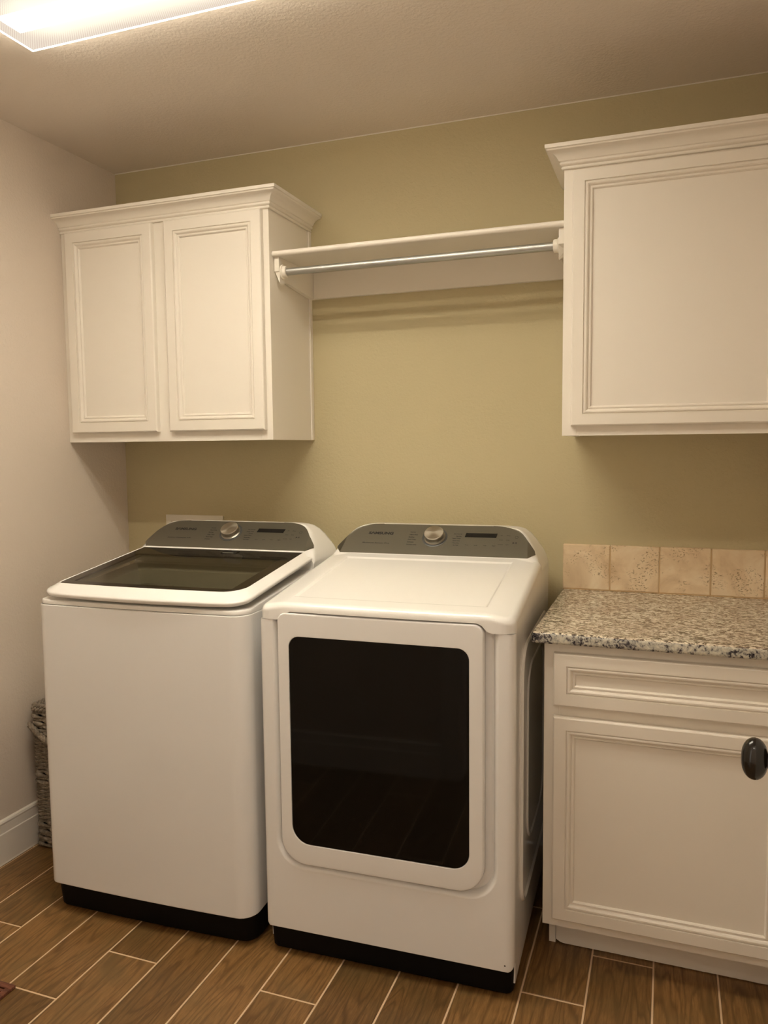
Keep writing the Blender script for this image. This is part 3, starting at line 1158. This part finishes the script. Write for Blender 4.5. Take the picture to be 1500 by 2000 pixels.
def console_parts(root, yf, zf, sl, sub, lefts, rights):
    """silver control panel with its lettering, display and dial, lying on the sloped face"""
    L = math.hypot(1, sl)
    ey, ez = 1 / L, sl / L           # up-slope
    ny, nz = -sl / L, 1 / L          # outward normal

    def P(x, v, h):
        return (x, yf + v * ey + h * ny, zf + v * ez + h * nz)
    # panel outline half-width against v
    tab = [(0.0, 0.324), (0.015, 0.321), (0.050, 0.305), (0.080, 0.290), (0.100, 0.278), (0.113, 0.267), (0.122, 0.255), (0.129, 0.239), (0.1335, 0.219), (0.1355, 0.195), (0.136, 0.175)]
    nv, nu = 34, 20
    vs_ = [0.0025 + (0.1358 - 0.0025) * (1 - (1 - k / nv) ** 1.6) for k in range(nv + 1)]
    verts, faces = [], []
    cols = []
    for v in vs_:
        A = interp(tab, v)
        F = min(0.304 - 0.12 * v, A - 0.0005)
        row = []
        xsn = [A - (A - F) * k / 4 for k in range(4)] + [F - 2 * F * k / nu for k in range(nu + 1)] + [-(F + (A - F) * k / 4) for k in range(1, 5)]
        for a in xsn:
            sh = max(0.0, abs(a) - F) * 0.85
            # the flank sweeps back and its lower edge climbs the face
            w_ = max(0.0, (abs(a) - F) / (A - F))
            p = P(XC - a, v + 0.016 * w_ * max(0.0, 1 - v / 0.14), 0.0013 + 0.0010 * w_)
            row.append((p[0], p[1] + sh, p[2]))
        cols.append(row)
    n = len(cols[0])
    for row in cols:
        verts += row
    for j in range(nv):
        for i in range(n - 1):
            k = j * n + i
            faces.append((k, k + 1, k + n + 1, k + n))
    b = len(verts)
    # thickness rim
    border = list(range(n)) + [j * n + n - 1 for j in range(1, nv + 1)] + [nv * n + i for i in range(n - 2, -1, -1)] + [j * n for j in range(nv - 1, 0, -1)]
    for k in border:
        v = verts[k]
        verts.append((v[0], v[1] - ny * 0.006, v[2] - nz * 0.006))
    for i in range(len(border)):
        j = (i + 1) % len(border)
        faces.append((border[j], border[i], b + i, b + j))
    panel = link('control_panel', verts, faces, M['silver'], root, ang=14)

    def mat4(x, v, h=0.0018):
        o = P(x, v, h)
        return Matrix(((1, 0, 0, o[0]), (0, ey, ny, o[1]), (0, ez, nz, o[2]), (0, 0, 0, 1)))
    # brand lettering
    me = text_mesh('t', 'S\u039bMSUNG', 0.0150, M['ink'], panel, Matrix.Identity(4), bold=0.0007, xs=1.0)
    w = max(v.co.x for v in me.vertices) - min(v.co.x for v in me.vertices)
    x0 = min(v.co.x for v in me.vertices)
    s = 0.085 / w
    me.transform(mat4(0.117, 0.0870) @ Matrix.Diagonal((s, 1, 1, 1)) @ Matrix.Translation((-x0, 0, 0)))
    join_meshes('brand_lettering', [me], M['ink'], panel)
    # model line
    me = text_mesh('t', sub, 0.0062, M['greyink'], panel, Matrix.Identity(4), bold=0.0001)
    w = max(v.co.x for v in me.vertices)
    me.transform(mat4(0.106, 0.0455) @ Matrix.Diagonal((0.092 / w, 1, 1, 1)))
    join_meshes('small_lettering', [me], M['greyink'], panel)
    # cycle names around the dial
    mes = []
    for i, s_ in enumerate(lefts):
        v = 0.0985 - 0.0112 * i
        mes.append(text_mesh('t', s_, 0.0058, M['greyink'], panel, mat4(0.258 - 0.0005 * i, v), bold=0.00012))
    join_meshes('cycle_lettering', mes, M['greyink'], panel)
    mes = []
    for i, s_ in enumerate(rights):
        v = 0.0955 - 0.0100 * i
        mes.append(text_mesh('t', s_, 0.0054, M['greyink'], panel, mat4(0.4305 - 0.001 * i, v), bold=0.0001, align='RIGHT'))
    join_meshes('cycle_lettering', mes, M['greyink'], panel)
    # button captions
    mes = []
    for i, s_ in enumerate(('Temp', 'Level', 'Time', 'Signal')):
        x = 0.452 + 0.0285 * i
        mes.append(text_mesh('t', s_, 0.0050, M['greyink'], panel, mat4(x, 0.0480), align='CENTER'))
        mes.append(text_mesh('t', '-', 0.0050, M['greyink'], panel, mat4(x, 0.0575), align='CENTER'))
    for j, v in enumerate((0.094, 0.074, 0.0545)):
        for i, s_ in enumerate((('Eco', 'Damp'), ('Smart', 'Child'), ('Wrinkle', 'Light'))[j]):
            mes.append(text_mesh('t', s_, 0.0047, M['greyink'], panel, mat4(0.557 + 0.021 * i, v), align='CENTER'))
    join_meshes('button_lettering', mes, M['greyink'], panel)
    # power ring and start symbol
    q = MB()
    nseg = 20
    for (r0, r1) in ((0.0046, 0.0054),):
        rings = []
        for h in (0.0017, 0.0020):
            pass
        a0 = [P(0.604 + r0 * math.cos(2 * pi * k / nseg), 0.089 + r0 * math.sin(2 * pi * k / nseg), 0.0019) for k in range(nseg)]
        a1 = [P(0.604 + r1 * math.cos(2 * pi * k / nseg), 0.089 + r1 * math.sin(2 * pi * k / nseg), 0.0019) for k in range(nseg)]
        q.add(a0 + a1, [(k, (k + 1) % nseg, nseg + (k + 1) % nseg, nseg + k) for k in range(nseg)])
    q.add([P(0.5945, 0.060, 0.0019), P(0.5945, 0.068, 0.0019), P(0.6005, 0.064, 0.0019)], [(0, 1, 2)])
    for xx in (0.6025, 0.6055):
        q.add([P(xx, 0.0605, 0.0019), P(xx + 0.0016, 0.0605, 0.0019), P(xx + 0.0016, 0.0675, 0.0019), P(xx, 0.0675, 0.0019)], [(0, 1, 2, 3)])
    q.obj('button_symbol', M['ink'], panel, smooth=False)
    # display
    dd = MB()
    o0, o1 = [], []
    pts = [(0.4405, 0.0845), (0.5400, 0.0845), (0.5425, 0.1025), (0.4430, 0.1025)]
    dd.loft([[P(x, v, 0.0008) for x, v in pts], [P(x, v, 0.0021) for x, v in pts]])
    dd.obj('display', M['screen'], panel, smooth=False)
    # dial with its ring
    kc = mat4(0.3435, 0.0795, 0.0)
    ring = MB().lathe([(0.0, 0.0), (0.0415, 0.0), (0.0415, 0.0022), (0.0400, 0.0026), (0.0390, 0.0020), (0.0385, 0.0018), (0.0, 0.0018)], 48)
    ro = ring.obj('dial_ring', M['ringgrey'], panel, ang=25)
    ro.matrix_local = kc
    k = MB().lathe([(0.0, 0.001), (0.0338, 0.001), (0.0338, 0.0035), (0.0328, 0.004), (0.0330, 0.0065), (0.0322, 0.0070), (0.0315, 0.0215), (0.0302, 0.0235), (0.0292, 0.0238), (0.0, 0.0242)], 56)
    ko = k.obj('dial', M['steel'], panel, ang=25)
    ko.matrix_local = kc
    return panel


def feet(root, d, zt):
    for x, y in ((0.07, 0.07), (W_ - 0.07, 0.07), (0.07, d - 0.07), (W_ - 0.07, d - 0.07)):
        f = MB().lathe([(0, 0), (0.024, 0.0), (0.025, 0.004), (0.022, 0.009), (0.012, 0.012), (0.012, zt), (0, zt)], 20, Matrix.Translation((x, y, 0)))
        f.obj('foot', M['black'], root)


def dryer():
    th = math.radians(1.87)
    t = thing('clothes_dryer', 'white front-loading clothes dryer with a square dark glass door beside the counter', 'clothes dryer', (1.079, -0.845, 0), th)
    D_ = 0.735
    zb, zs = 0.080, 0.944
    feet(t, D_, 0.03)
    r = (0.022, 0.022, 0.012, 0.012)
    MB().loft([ring_z(rr(0.004, W_ - 0.004, 0.022, D_ - 0.03, r, 0.006), 0.007), ring_z(rr(0.004, W_ - 0.004, 0.022, D_ - 0.03, r, 0.002), 0.012), ring_z(rr(0.004, W_ - 0.004, 0.016, D_ - 0.03, r, 0.0), 0.0845)]).obj('base', M['black'], t)
    # front panel shell: U-shaped wrap with sunk door recess
    yb = 0.034          # front panel depth
    # recess outline (x, z)
    rx0, rx1, rz0 = 0.0385, 0.6475, 0.2585
    m = MB()
    # outer outline (front face plane) and recess as matching polylines, open at the top
    def uline(x0, x1, z0, zt, rad, n=10, m_=8):
        pts = []
        for k in range(m_ + 1):
            pts.append((x0, zt + (z0 + rad - zt) * k / m_))
        for k in range(1, n + 1):
            a = pi + 0.5 * pi * k / n
            pts.append((x0 + rad + rad * math.cos(a), z0 + rad + rad * math.sin(a)))
        for k in range(1, m_):
            pts.append((x0 + rad + (x1 - x0 - 2 * rad) * k / m_, z0))
        for k in range(0, n + 1):
            a = 1.5 * pi + 0.5 * pi * k / n
            pts.append((x1 - rad + rad * math.cos(a), z0 + rad + rad * math.sin(a)))
        for k in range(1, m_ + 1):
            pts.append((x1, z0 + rad + (zt - z0 - rad) * k / m_))
        return pts
    rad_o = 0.020
    prof = []   # (inset of outer outline / kind, y)
    rings = []
    for ins, y in ((0.0, yb), (0.0, 0.022), (0.0012, 0.013), (0.0045, 0.006), (0.010, 0.0018), (0.018, 0.0)):
        rings.append([(x, y, z) for x, z in uline(0.0 + ins, W_ - ins, zb + ins * 0.25, zs, 0.016 - min(ins, 0.012))])
    for e, y in ((0.0, 0.0), (-0.004, 0.0012), (-0.0085, 0.0055), (-0.012, 0.012), (-0.0135, 0.018), (-0.016, 0.0215), (-0.022, 0.0225)):
        rings.append([(x, y, z) for x, z in uline(rx0 - e, rx1 + e, rz0 - e, zs, 0.082 + e)])
    m.loft(rings, closed=False, cap0=False, cap1=False)
    # recess floor
    inner = uline(rx0 + 0.021, rx1 - 0.021, rz0 + 0.021, zs, 0.060)
    m.add([(x, 0.0225, z) for x, z in inner], [tuple(range(len(inner)))])
    m.obj('front_panel', M['enamel'], t, ang=40)
    # bottom lip of the front panel
    # cabinet sides and back
    s = MB()
    s.loft([ring_z(rr(0.0015, W_ - 0.0015, yb + 0.004, D_, (0.002, 0.002, 0.008, 0.008)), z) for z in (0.032, 0.945)])
    s.obj('cabinet_body', M['enamel'], t)
    g = MB().loft([ring_z(rr(0.005, W_ - 0.005, yb - 0.004, D_ - 0.02, (0.002,) * 4), z) for z in (0.085, 0.935)])
    g.obj('seam_gap', M['dark'], t, smooth=False)
    for xa_, xb_ in ((0.0025, 0.040), (W_ - 0.040, W_ - 0.0025)):
        MB().box(xa_, xb_, 0.012, 0.045, 0.936, 0.9442, 0.0).obj('panel_cap', M['enamel'], t, smooth=False)
    # pressed ribs on the right side
    for xx, sg in ((W_ - 0.0015, 1), (0.0015, -1)):
        ribs = MB()
        for (ya, yb2, za, zb2, wv, hh) in ((0.120, 0.690, 0.165, 0.880, 0.016, 0.0060), (0.235, 0.600, 0.290, 0.800, 0.012, 0.0042)):
            rg = []
            for ins, h in ((0.0, -0.001), (0.001, 0.002), (wv * 0.35, hh), (wv * 0.65, hh), (wv - 0.001, 0.002), (wv, -0.001)):
                rg.append([(xx + sg * h, p[0], p[1]) for p in rr(ya, yb2, za, zb2, (0.09, 0.09, 0.09, 0.09), ins, 0, 8, 4)])
            ribs.loft(rg, cap0=False, cap1=False)
        ribs.obj('side_rib', M['enamel'], t)

    # top cover with console hump
    yf, zf, sl = 0.500, 1.056, 0.80

    def fn(x, y):
        deck = 0.9945 + (y - 0.042) * 0.1335
        # shallow sunk panel
        ax0, ax1, ay0, ay1 = 0.078, 0.610, 0.060, 0.462
        e = min(x - ax0, ax1 - x, y - ay0, ay1 - y)
        if e > 0:
            k = min(1.0, e / 0.009)
            k = k * k * (3 - 2 * k)
            deck -= 0.0036 * k
        a = abs(x - XC)
        if a > 0.270:
            deck -= 0.0125 * ((a - 0.270) / 0.073) ** 1.3
        hz = hump(x, y, yf, zf, sl, D_)
        if y < yf - 0.03:
            return deck
        return hz if hz < deck and y > yf + 0.1 else max(deck if y < yf + 0.03 else -9, hz) if y > yf - 0.01 else deck

    def skirt(x, y):
        if y < 0.05 and 0.060 < x < W_ - 0.060:
            u = min(x - 0.060, W_ - 0.060 - x) / 0.030
            u = min(1.0, u)
            return 0.9445 + 0.0235 * (u * u * (3 - 2 * u))
        if y > 0.05:
            return 0.9445 - 0.0235 * min(1.0, (y - 0.05) / 0.60)
        return 0.9445
    ys = rows(0.0, D_, [(yf - 0.012, yf + 0.012, 8), (yf + 0.10, yf + 0.135, 12), (0.058, 0.076, 6), (0.448, 0.464, 6), (D_ - 0.08, D_, 14)])
    bank('top_cover', t, fn, 0.0, W_, 0.0, D_, (0.032, 0.032, 0.02, 0.02), 0.006, 44, ys, skirt, M['plastic'], drop=0.016)
    # underside of the top's front overhang
    u = MB().box(0.062, W_ - 0.062, 0.001, 0.04, 0.9685, 0.9735)
    u.obj('overhang_lip', M['plastic'], t, smooth=False)
    MB().box(0.03, W_ - 0.03, 0.024, 0.05, 0.930, 0.972).obj('door_header', M['enamel'], t, smooth=False)
    console_parts(t, yf, zf, sl, 'Moisture Sensor Dry', ('Normal', 'Heavy Duty', 'Bedding', 'Perm Press', 'Delicates', 'Wrinkle Away'), ('Eco Normal', 'Sanitize', 'Steam Fresh', 'Quick Dry', 'Time Dry', 'Air Fluff'))
    # door
    x0, x1, z0, z1 = 0.0565, 0.6115, 0.2765, 0.9655
    ro_ = (0.070, 0.070, 0.026, 0.026)
    gx0, gx1, gz0, gz1 = 0.0895, 0.5750, 0.3350, 0.9035
    rg_ = (0.052, 0.044, 0.030, 0.030)
    dr = MB()
    rings = []
    for ins, y in ((0.003, 0.026), (0.0, 0.020), (0.0, 0.002), (0.0008, -0.002), (0.003, -0.0048), (0.007, -0.006)):
        rings.append([(p[0], y, p[1]) for p in rr(x0, x1, z0, z1, ro_, ins, 0, 10, 4)])
    for e, y in ((0.0012, -0.0062), (0.0, -0.0055), (-0.0005, -0.0030), (-0.0005, 0.006)):
        rings.append([(p[0], y, p[1]) for p in rr(gx0 - e, gx1 + e, gz0 - e, gz1 + e, rg_, 0, 0, 10, 4)])
    dr.loft(rings, cap0=True, cap1=True)
    do = dr.obj('door', M['enamel'], t, ang=35)
    gl = MB()
    rings = []
    for ins, y in ((0.0008, 0.004), (0.0008, -0.0030), (0.0016, -0.0044), (0.004, -0.0050)):
        rings.append([(p[0], y, p[1]) for p in rr(gx0, gx1, gz0, gz1, rg_, ins, 0, 10, 4)])
    gl.loft(rings)
    go = gl.obj('door_glass', M['glass_dark'], do, ang=30)
    go['label'] = 'dark smoked glass window'
    sc_ = MB().lathe([(0, 0), (0.0022, 0), (0.002, 0.0006), (0, 0.0008)], 12, Matrix.Translation((W_ - 0.022, 0.0002, 0.100)) @ Matrix.Rotation(pi / 2, 4, 'X'))
    sc_.obj('drain_dot', M['greyink'], t)
    return t


def washer():
    th = math.radians(2.0)
    t = thing('washing_machine', 'white top-loading washing machine with a tinted glass lid in the corner', 'washing machine', (0.360, -0.884, 0), th)
    D_ = 0.700
    zb, zs = 0.092, 0.9475
    feet(t, D_, 0.03)
    r = (0.030, 0.050, 0.012, 0.012)
    BW = 0.006
    MB().loft([ring_z(rr(0.006, W_ - 0.006, 0.026, D_ - 0.02, r, 0.006, BW), 0.007), ring_z(rr(0.006, W_ - 0.006, 0.026, D_ - 0.02, r, 0.002, BW), 0.012), ring_z(rr(0.005, W_ - 0.005, 0.018, D_ - 0.02, r, 0.0, BW), 0.096)]).obj('base', M['black'], t)
    b = MB()
    rings = [ring_z(rr(0, W_, 0, D_, r, i_, BW), z) for i_, z in ((0.004, zb), (0.001, zb + 0.001), (0.0, zb + 0.004), (0.0, zs - 0.004), (0.0008, zs - 0.0012), (0.003, zs))]
    b.loft(rings, cap1=False)
    b.obj('cabinet_body', M['enamel'], t, ang=40)
    # deck band and console hump
    yf, zf, sl = 0.488, 1.058, 0.75

    def deck(x, y):
        base = 0.9600 + max(0.0, y - 0.10) * 0.128
        if y > yf - 0.012:
            hz = hump(x, y, yf, zf, sl, D_)
            return hz if y > yf + 0.02 else max(base, hz)
        return base
    # the deck has an opening under the glass: built as band + hump
    ys = rows(yf - 0.02, D_, [(yf - 0.012, yf + 0.012, 10), (yf + 0.095, yf + 0.135, 12), (D_ - 0.08, D_, 14)], 0.01)
    bank('console_housing', t, deck, 0.002, W_ - 0.002, yf - 0.02, D_, (0.002, 0.002, 0.02, 0.02), 0.0, 44, ys, 0.949, M['plastic'], drop=0.010)
    dk = MB()
    def dring(ins, z, sl_=0.0):
        return [(p[0], p[1], z + sl_ * max(0.0, p[1] - 0.10)) for p in rr(0.002, W_ - 0.002, 0.004, yf - 0.019, (0.030, 0.048, 0.002, 0.002), ins, BW)]
    def hole(e, z, sl_):
        return [(p[0], p[1], z + sl_ * max(0.0, p[1] - 0.10)) for p in rr(0.070, 0.616, 0.070, 0.400, (0.03,) * 4, e, 0.0)]
    dk.loft([dring(0.001, zs + 0.0005), dring(0.0, zs + 0.0022), dring(0.0, 0.957, 0.10), dring(0.0018, 0.9605, 0.11), dring(0.007, 0.9625, 0.11), hole(-0.01, 0.9615, 0.11), hole(0.0, 0.9580, 0.11), hole(0.004, 0.915, 0.0)], cap0=False, cap1=False)
    dk.obj('deck', M['plastic'], t, ang=40)
    # tub: collar plate with round opening, steel drum
    n = 28 + 13 + 4
    outl = rr(0.072, 0.614, 0.072, 0.398, (0.03,) * 4, 0, 0)
    cx_, cy_, rt = 0.345, 0.245, 0.205
    cols = []
    ring0 = [(p[0], p[1], 0.925) for p in outl]
    ring1, ring2, ring3 = [], [], []
    for p in outl:
        a = math.atan2(p[1] - cy_, p[0] - cx_)
        rad = min(rt, 0.158 / max(abs(math.sin(a)), 0.001))
        q = (cx_ + rt * math.cos(a), cy_ + min(rt, 0.150) * math.sin(a))
        ring1.append((q[0], q[1], 0.915))
        ring2.append((q[0] * 0.99 + cx_ * 0.01, q[1], 0.895))
    col_ = MB().loft([ring0, ring1, ring2], cap0=False, cap1=False)
    col_.obj('tub_collar', M['tub_grey'], t, ang=40)
    tub = MB().lathe([(0.20, 0.890), (0.235, 0.86), (0.235, 0.42), (0.20, 0.36), (0.0, 0.35)], 40, Matrix.Translation((cx_, 0.30, 0)))
    # open at the top
    tv = MB()
    tv.v = tub.v
    tv.f = tub.f[1:] if len(tub.f[0]) > 4 else [f for f in tub.f if not (len(f) > 4 and max(f) < 40)]
    tv.obj('drum', M['tub_dark'], t, ang=40)
    MB().box(0.10, 0.215, 0.345, 0.392, 0.926, 0.948, 0.006).obj('detergent_tray', M['tub_grey'], t)
    # lid frame with glass
    sL = 0.1225

    def lidz(y):
        return 1.0045 + (y - 0.047) * sL
    lx0, lx1, ly0, ly1 = 0.006, W_ - 0.006, 0.006, 0.478
    gx0, gx1, gy0, gy1 = 0.0430, 0.6480, 0.0445, 0.4765
    lf = MB()
    BL = 0.022
    R_ = (0.055, 0.055, 0.004, 0.004)
    rings = []

    def lring(ins, zoff, bw=BL, flat=0.0):
        out = []
        for p in rr(lx0, lx1, ly0, ly1, R_, ins, bw, 9, 16):
            yy = max(p[1], 0.0)
            out.append((p[0], p[1], 0.9690 + sL * yy + zoff))
        return out
    for ins, zo in ((0.014, 0.0), (0.007, 0.0003), (0.0035, 0.0025), (0.001, 0.0065), (0.0, 0.0100), (0.0006, 0.0128), (0.0028, 0.0152), (0.0065, 0.0170), (0.012, 0.0186)):
        rings.append(lring(ins, zo))
    RG = (0.020, 0.060, 0.003, 0.003)

    def gring(e, dz, y1=None):
        return [(p[0], p[1], lidz(p[1]) + dz) for p in rr(gx0 - e, gx1 + e, gy0 - e, gy1, RG, 0, 0.006, 9, 16)]
    rings.append(gring(0.002, 0.0012))
    rings.append(gring(0.0, 0.0))
    rings.append(gring(-0.001, -0.006))
    rings.append([(p[0], p[1], 0.9690 + sL * max(p[1], 0) + 0.001) for p in rr(gx0 + 0.001, gx1 - 0.001, gy0 + 0.001, gy1, RG, 0, 0.006, 9, 16)])
    lf.loft(rings + [rings[0]], cap0=False, cap1=False)
    # side rails continue past the glass to the console
    lid = lf.obj('lid', M['plastic'], t, ang=45)
    # glass: black printed border and clear centre
    ix0, ix1, iy0, iy1 = 0.0775, 0.6100, 0.0725, 0.392
    RI = (0.006, 0.006, 0.006, 0.006)

    def g2(x0, x1, y0, y1, R, ins, bw, dz):
        return [(p[0], p[1], lidz(p[1]) + dz) for p in rr(x0, x1, y0, y1, R, ins, bw, 9, 16)]
    gb = MB().loft([g2(gx0 + 0.0005, gx1 - 0.0005, gy0 + 0.0005, gy1, RG, 0, 0.006, -0.005), g2(gx0 + 0.0005, gx1 - 0.0005, gy0 + 0.0005, gy1, RG, 0, 0.006, -0.0006),
                    g2(gx0 + 0.0005, gx1 - 0.0005, gy0 + 0.0005, gy1, RG, 0.0012, 0.006, 0.0),
                    g2(ix0, ix1, iy0, iy1, RI, 0, 0.003, 0.0), g2(ix0, ix1, iy0, iy1, RI, 0, 0.003, -0.005),
                    g2(gx0 + 0.0005, gx1 - 0.0005, gy0 + 0.0005, gy1, RG, 0, 0.006, -0.005)], cap0=False, cap1=False)
    gbo = gb.obj('lid_border', M['lid_border'], lid, ang=45)
    pn = MB().loft([g2(ix0, ix1, iy0, iy1, RI, 0, 0.003, -0.003), g2(ix0, ix1, iy0, iy1, RI, 0, 0.003, -0.0001)])
    pno = pn.obj('lid_pane', M['pane'], lid, ang=30)
    pno['label'] = 'tinted clear glass'
    # latch window at the back of the lid
    lx, ly = 0.397, 0.445

    def LZ(y, h):
        return lidz(y) + h
    lm = MB()
    for (a, b2, c_, d_, h) in ((0.368, 0.426, 0.4300, 0.4620, 0.0010),):
        lm.loft([[(x, y, LZ(y, hh)) for x, y in rr(a, b2, c_, d_, (0.004,) * 4, i_, 0, 4, 2)] for i_, hh in ((0, -0.001), (0, 0.0008), (0.001, 0.0014), (0.003, 0.0010), (0.004, 0.0003))])
    lmo = lm.obj('lid_latch', M['screen'], lid)
    c2 = MB().loft([[(x, y, LZ(y, hh)) for x, y in rr(0.374, 0.414, 0.4345, 0.4385, (0.0015,) * 4, i_, 0, 3, 2)] for i_, hh in ((0, 0.0002), (0, 0.0014), (0.001, 0.0018))])
    c2.obj('latch_glint', M['chrome'], lmo)
    console_parts(t, yf, zf, sl, 'Active WaterJet 4.9', ('Normal', 'Heavy Duty', 'Bedding', 'Deep Wash', 'Perm Press', 'Delicates'), ('Eco Normal', 'Active Wear', 'Towels', 'Quick Wash', 'Rinse+Spin', 'Self Clean'))
    return t


dryer()
washer()


# ------------------------------------------------------------------ wicker basket between washer and wall
def basket():
    t = thing('wicker_basket', 'tall grey-brown wicker basket standing between the left wall and the washing machine', 'basket', (0.1555, -0.44, 0))
    cx_, cy_ = 0.0, 0.0
    Hh = 0.515
    hx, hy = 0.124, 0.150

    def half(z):
        k = z / Hh
        return hx - 0.004 * (1 - k), hy

    def outline(z, off, n=None):
        ax, ay = half(z)
        pts = rr(-ax - off, ax + off, -ay - off, ay + off, (0.008,) * 4, 0, 0, 3, 2)
        # resample evenly
        P = [Vector((p[0], p[1])) for p in pts]
        P.append(P[0])
        L = [0]
        for a, b in zip(P, P[1:]):
            L.append(L[-1] + (b - a).length)
        return P, L

    def walk(z, u):
        P, L = outline(z, 0)
        s_ = (u % 1.0) * L[-1]
        for k in range(len(L) - 1):
            if s_ <= L[k + 1]:
                f = (s_ - L[k]) / max(L[k + 1] - L[k], 1e-9)
                p = P[k].lerp(P[k + 1], f)
                d = (P[k + 1] - P[k]).normalized()
                return p, Vector((d.y, -d.x))
        return P[0], Vector((0, -1))
    m = MB()
    rnd = random.Random(2)
    z = 0.010
    row = 0
    while z < Hh - 0.026:
        k = z / Hh
        fine = (0.20 < k < 0.45) or (0.55 < k < 0.80)
        rrad = 0.0036 if fine else 0.0068
        ns = 40 if fine else 22
        seg = 176
        pts, rad = [], []
        ph = (row % 2) * pi
        for i in range(seg + 1):
            u = i / seg
            p, nn = walk(z, u)
            w_ = math.sin(u * ns * pi + ph)
            q = p + nn * w_ * (0.0022 if fine else 0.0046)
            jz = 0.0004 * math.sin(u * 60 + row) if fine else 0.0026 * math.sin(u * ns * pi + ph + 1.2) + rnd.uniform(-0.0006, 0.0006)
            pts.append((q.x, q.y, z + jz))
            rad.append(rrad * (1 + (0.10 if fine else 0.28) * math.sin(u * ns * pi * 2 + row) + rnd.uniform(-0.06, 0.06)))
        m.tube(pts, rad, 6, True)
        z += rrad * (1.85 if fine else 1.75)
        row += 1
    m.obj('weave', M['wicker'], t, ang=60)
    # inner lining walls so that no light passes
    MB().loft([[(p.x * 0.95, p.y * 0.95, zz) for p in outline(zz, 0)[0][:-1]] for zz in (0.004, Hh - 0.03)], cap1=False).obj('inner_wall', M['dark'], t)
    rm = MB()
    for (zz, dr_, rr_) in ((Hh - 0.017, 0.003, 0.0058), (Hh - 0.006, -0.001, 0.0058), (Hh - 0.010, -0.012, 0.0058)):
        for strand in range(2):
            pts = []
            seg = 150
            for i in range(seg + 1):
                u = i / seg
                p, nn = walk(Hh, u)
                a = u * 2 * pi * 34 + strand * pi
                q = p + nn * (dr_ + 0.0042 * math.cos(a))
                pts.append((q.x, q.y, zz + 0.005 * math.sin(a)))
            rm.tube(pts, rr_, 6)
    rm.obj('rim', M['wicker'], t, ang=60)
    # rope-like handle on the front face
    hm = MB()
    for strand in range(3):
        pts = []
        for i in range(61):
            u = i / 60
            x = -0.122 + 0.220 * u
            zz = Hh - 0.066 - 0.060 * math.sin(pi * min(1, u * 1.0))
            a = u * 2 * pi * 6 + strand * 2 * pi / 3
            pts.append((x, -hy - 0.019 - 0.004 * math.sin(a), zz + 0.006 * math.cos(a)))
        hm.tube(pts, 0.0065, 7)
    hm.obj('handle', M['wicker'], t, ang=60)


basket()


# ------------------------------------------------------------------ small floor register, lower left
def register():
    x0, x1, y0, y1 = 0.275, 0.529, -1.300, -1.187
    t = thing('floor_register', 'small red-brown wooden floor vent cover on the tile floor', 'floor vent', (x0, y0, 0))
    m = MB()
    hgt = 0.009
    rim = 0.018
    m.box(x0, x1, y0, y0 + rim, 0.0003, hgt, 0.002)
    m.box(x0, x1, y1 - rim, y1, 0.0003, hgt, 0.002)
    m.box(x0, x0 + rim, y0 + rim, y1 - rim, 0.0003, hgt, 0.002)
    m.box(x1 - rim, x1, y0 + rim, y1 - rim, 0.0003, hgt, 0.002)
    local(m.obj('frame', M['redwood'], t), t)
    s_ = MB()
    n = 5
    span = (y1 - y0 - 2 * rim)
    for i in range(n):
        a = y0 + rim + span * (i + 0.25) / n
        s_.box(x0 + rim, x1 - rim, a, a + span / n * 0.55, 0.001, hgt - 0.002, 0.001)
    local(s_.obj('slats', M['redwood'], t), t)
    local(MB().box(x0 + rim, x1 - rim, y0 + rim, y1 - rim, 0.0003, 0.0009).obj('opening', M['dark'], t, smooth=False), t)


register()
